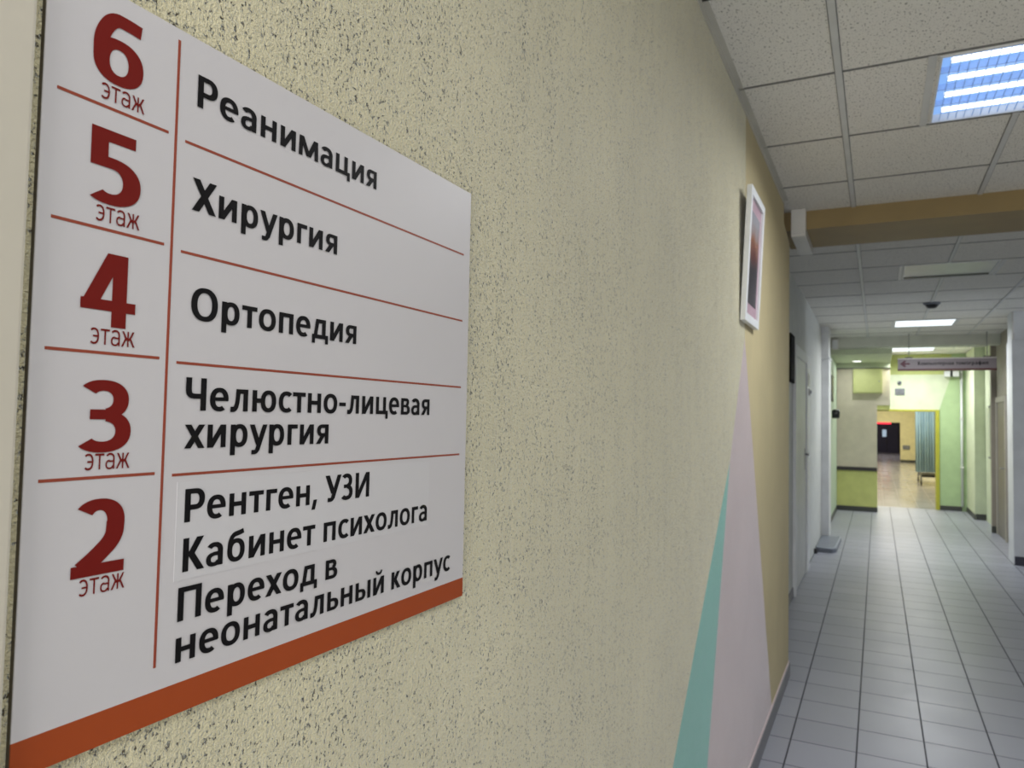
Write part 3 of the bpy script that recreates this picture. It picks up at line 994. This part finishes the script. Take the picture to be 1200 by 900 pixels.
# ------------------------------------------------------------------ hanging direction sign
t = thing('hanging_sign', (0.89, 12.3, 2.39), 'grey hanging direction sign with a left arrow and dark red lower edge under the ceiling', 'sign')
SG = paint('hanging_sign_grey', lin(114, 106, 110), 0.5, var=0.02)
obj('panel', B(0.272, 1.512, 12.30, 12.36, 2.392, 2.572, 0.003), SG, t)
obj('lower_edge', B(0.270, 1.514, 12.297, 12.362, 2.388, 2.414, 0.002), paint('dark_red_edge', lin(74, 26, 26), 0.5), t)
obj('upper_edge', B(0.270, 1.514, 12.297, 12.362, 2.558, 2.574, 0.002), paint('pale_edge', lin(186, 180, 178), 0.5), t)
bm = bmesh.new()
slab(bm, [(0.300, 2.49), (0.36, 2.542), (0.385, 2.524), (0.358, 2.502), (0.43, 2.502), (0.43, 2.478), (0.358, 2.478), (0.385, 2.456), (0.36, 2.438)], 'xz', 12.2975, 12.3005)
obj('arrow', bm, paint('arrow_print', lin(70, 14, 34), 0.5), t)
hang = lambda x, z: (lambda u, v, tt: (x + u, 12.2993 - tt, z + v))
obj('lettering', text_bm('Компьютерная', 0.455, 0.055, hang(0.535, 2.468)), BLACK, t, False, False)
obj('lettering', text_bm('томография', 0.395, 0.055, hang(1.015, 2.468)), BLACK, t, False, False)
for x in (0.42, 1.40):
    obj('rod', tube(bmesh.new(), [(x, 12.33, 2.57), (x, 12.33, H)], 0.005, 8), STEEL, t)
    obj('fixing', B(x - 0.05, x + 0.05, 12.31, 12.35, 2.572, 2.59, 0.002), DARK, t)

# ------------------------------------------------------------------ room beyond the opening
bm = bmesh.new()
box(bm, 0.855, 2.0, 35.0, 35.2, 0, 2.8)
box(bm, -1.6, 0.855, 35.0, 35.2, 1.66, 2.8)
struct('wall_room_end', bm, YELLOW, 'yellow wall at the end of the far room')
struct('wall_room_right', B(1.62, 1.75, 16.2, 35.0, 0, 2.8), YELLOW)
struct('wall_room_left', B(-1.6, -1.5, 16.2, 46.0, 0, 2.8), YELLOW)
struct('ceiling_room', B(-1.6, 1.75, 16.2, 46.0, 2.8, 2.9), GREYW)
struct('baseboard_room', B(0.855, 1.62, 34.98, 35.0, 0, 0.10), DSKIRT)
t = thing('wall_grille', (1.08, 35.0, 0.54), 'small grey grille low on the distant yellow wall', 'grille')
obj('frame', B(0.95, 1.21, 34.96, 35.0, 0.54, 0.71, 0.004), GREYP, t)
bm = bmesh.new()
for k in range(5):
    box(bm, 0.965, 1.195, 34.95, 34.962, 0.557 + k * 0.03, 0.573 + k * 0.03)
obj('slats', bm, STEEL, t)
struct('wall_corridor_right', B(1.12, 1.3, 35.2, 46.0, 0, 2.8), paint('mauve_wall', lin(150, 128, 150), 0.5))
struct('wall_corridor_end', B(-1.6, 1.3, 46.0, 46.2, 0, 2.8), PURPLE)
bm = bmesh.new()
for a in ((-0.15, -0.06, 0, 1.62), (1.0, 1.09, 0, 1.62), (-0.06, 1.0, 1.55, 1.62), (0.45, 0.49, 0, 1.55)):
    box(bm, a[0], a[1], 45.94, 46.0, a[2], a[3], 0.004)
d = struct('door_4', bm, paint('door_frame_dark', lin(40, 36, 50), 0.4), 'dark purple double door at the distant end')
struct('door_leaf', B(-0.06, 0.45, 45.96, 46.0, 0.01, 1.55), PURPLE, None, d)
struct('door_leaf', B(0.49, 1.0, 45.96, 46.0, 0.01, 1.55), PURPLE, None, d)
struct('door_glass', B(0.24, 0.44, 45.95, 45.965, 0.88, 1.28), emis('lit_door_glass', (0.6, 0.75, 0.9, 1), 0.7), None, d)
t = thing('exit_sign', (0.33, 45.9, 1.56), 'glowing red strip sign above the distant dark door', 'sign')
obj('housing', B(-0.03, 0.68, 45.90, 45.94, 1.58, 1.72, 0.005), DARK, t)
obj('lit_face', B(-0.02, 0.67, 45.885, 45.902, 1.59, 1.71), REDL, t)

# hospital trolley with a pleated curtain beside it
t = thing('hospital_bed', (1.25, 22.6, 0), 'grey wheeled hospital bed behind the teal curtain in the far room', 'bed')
bm = bmesh.new()
for x in (1.0, 1.5):
    tube(bm, [(x, 22.1, 0.45), (x, 23.8, 0.45)], 0.025, 8)
for y in (22.1, 22.5, 23.2, 23.8):
    tube(bm, [(1.0, y, 0.45), (1.5, y, 0.45)], 0.022, 8)
obj('frame', bm, STEEL, t)
obj('mattress', B(1.0, 1.5, 22.15, 23.73, 0.475, 0.58, 0.03), paint('grey_mattress', lin(120, 126, 130), 0.6), t)
for y in (22.13, 23.75):
    obj('end_rail', tube(bmesh.new(), [(1.0, y, 0.45), (1.0, y, 0.70), (1.04, y, 0.75), (1.46, y, 0.75), (1.5, y, 0.70), (1.5, y, 0.45)], 0.018, 8), STEEL, t)
obj('undershelf', B(1.02, 1.48, 22.1, 23.6, 0.22, 0.26, 0.005), DARK, t)
for x in (1.02, 1.48):
    for y in (22.1, 23.6):
        bm = bmesh.new()
        tube(bm, [(x, y, 0.06), (x, y, 0.45)], 0.018, 8)
        leg = obj('leg', bm, STEEL, t)
        wh = obj('caster', lathe(bmesh.new(), (x - 0.02, y, 0.065), [(0.05, 0), (0.065, 0.006), (0.065, 0.034), (0.05, 0.04)], 'X', 18), DARK, leg)
        wh.matrix_parent_inverse = leg.matrix_world.inverted() if False else Matrix()
t = thing('curtain', (1.12, 21.9, 0), 'tall pale teal pleated curtain hanging in front of the hospital bed', 'curtain')
bm = bmesh.new()
n = 90
ra, rb = [], []
for i in range(n + 1):
    u = i / n
    x = 0.885 + 0.48 * u
    y = 21.9 + 0.05 * math.sin(u * 2 * PI * 8) + 0.02 * math.sin(u * 2 * PI * 3 + 1)
    ra.append(bm.verts.new((x, y, 0.36)))
    rb.append(bm.verts.new((x, 21.9 + (y - 21.9) * 0.7, 2.2)))
for i in range(n):
    bm.faces.new((ra[i], ra[i + 1], rb[i + 1], rb[i]))
o = obj('drape', bm, CURT, t, True)
sm = o.modifiers.new('thickness', 'SOLIDIFY')
sm.thickness = 0.004
obj('rail', tube(bmesh.new(), [(0.86, 21.9, 2.23), (1.61, 21.9, 2.23)], 0.015, 8), STEEL, t)
for k in range(9):
    obj('hook', lathe(bmesh.new(), (0.91 + k * 0.055, 21.9, 2.196), [(0.008, 0), (0.008, 0.03)], 'Z', 8), STEEL, t)
area('room_fill', (0.2, 24.0, 2.76), 2.4, 14.4, P_ROOM, (1.0, 0.97, 0.9))
area('room_fill', (0.3, 33.0, 2.76), 1.2, 1.6, P_ROOM * 0.13, (1.0, 0.97, 0.9))  # extra lamp added to brighten the yellow end wall
area('room_fill', (0.4, 40.0, 2.76), 0.6, 6.0, P_ROOM * 0.25, (0.9, 0.9, 1.0))
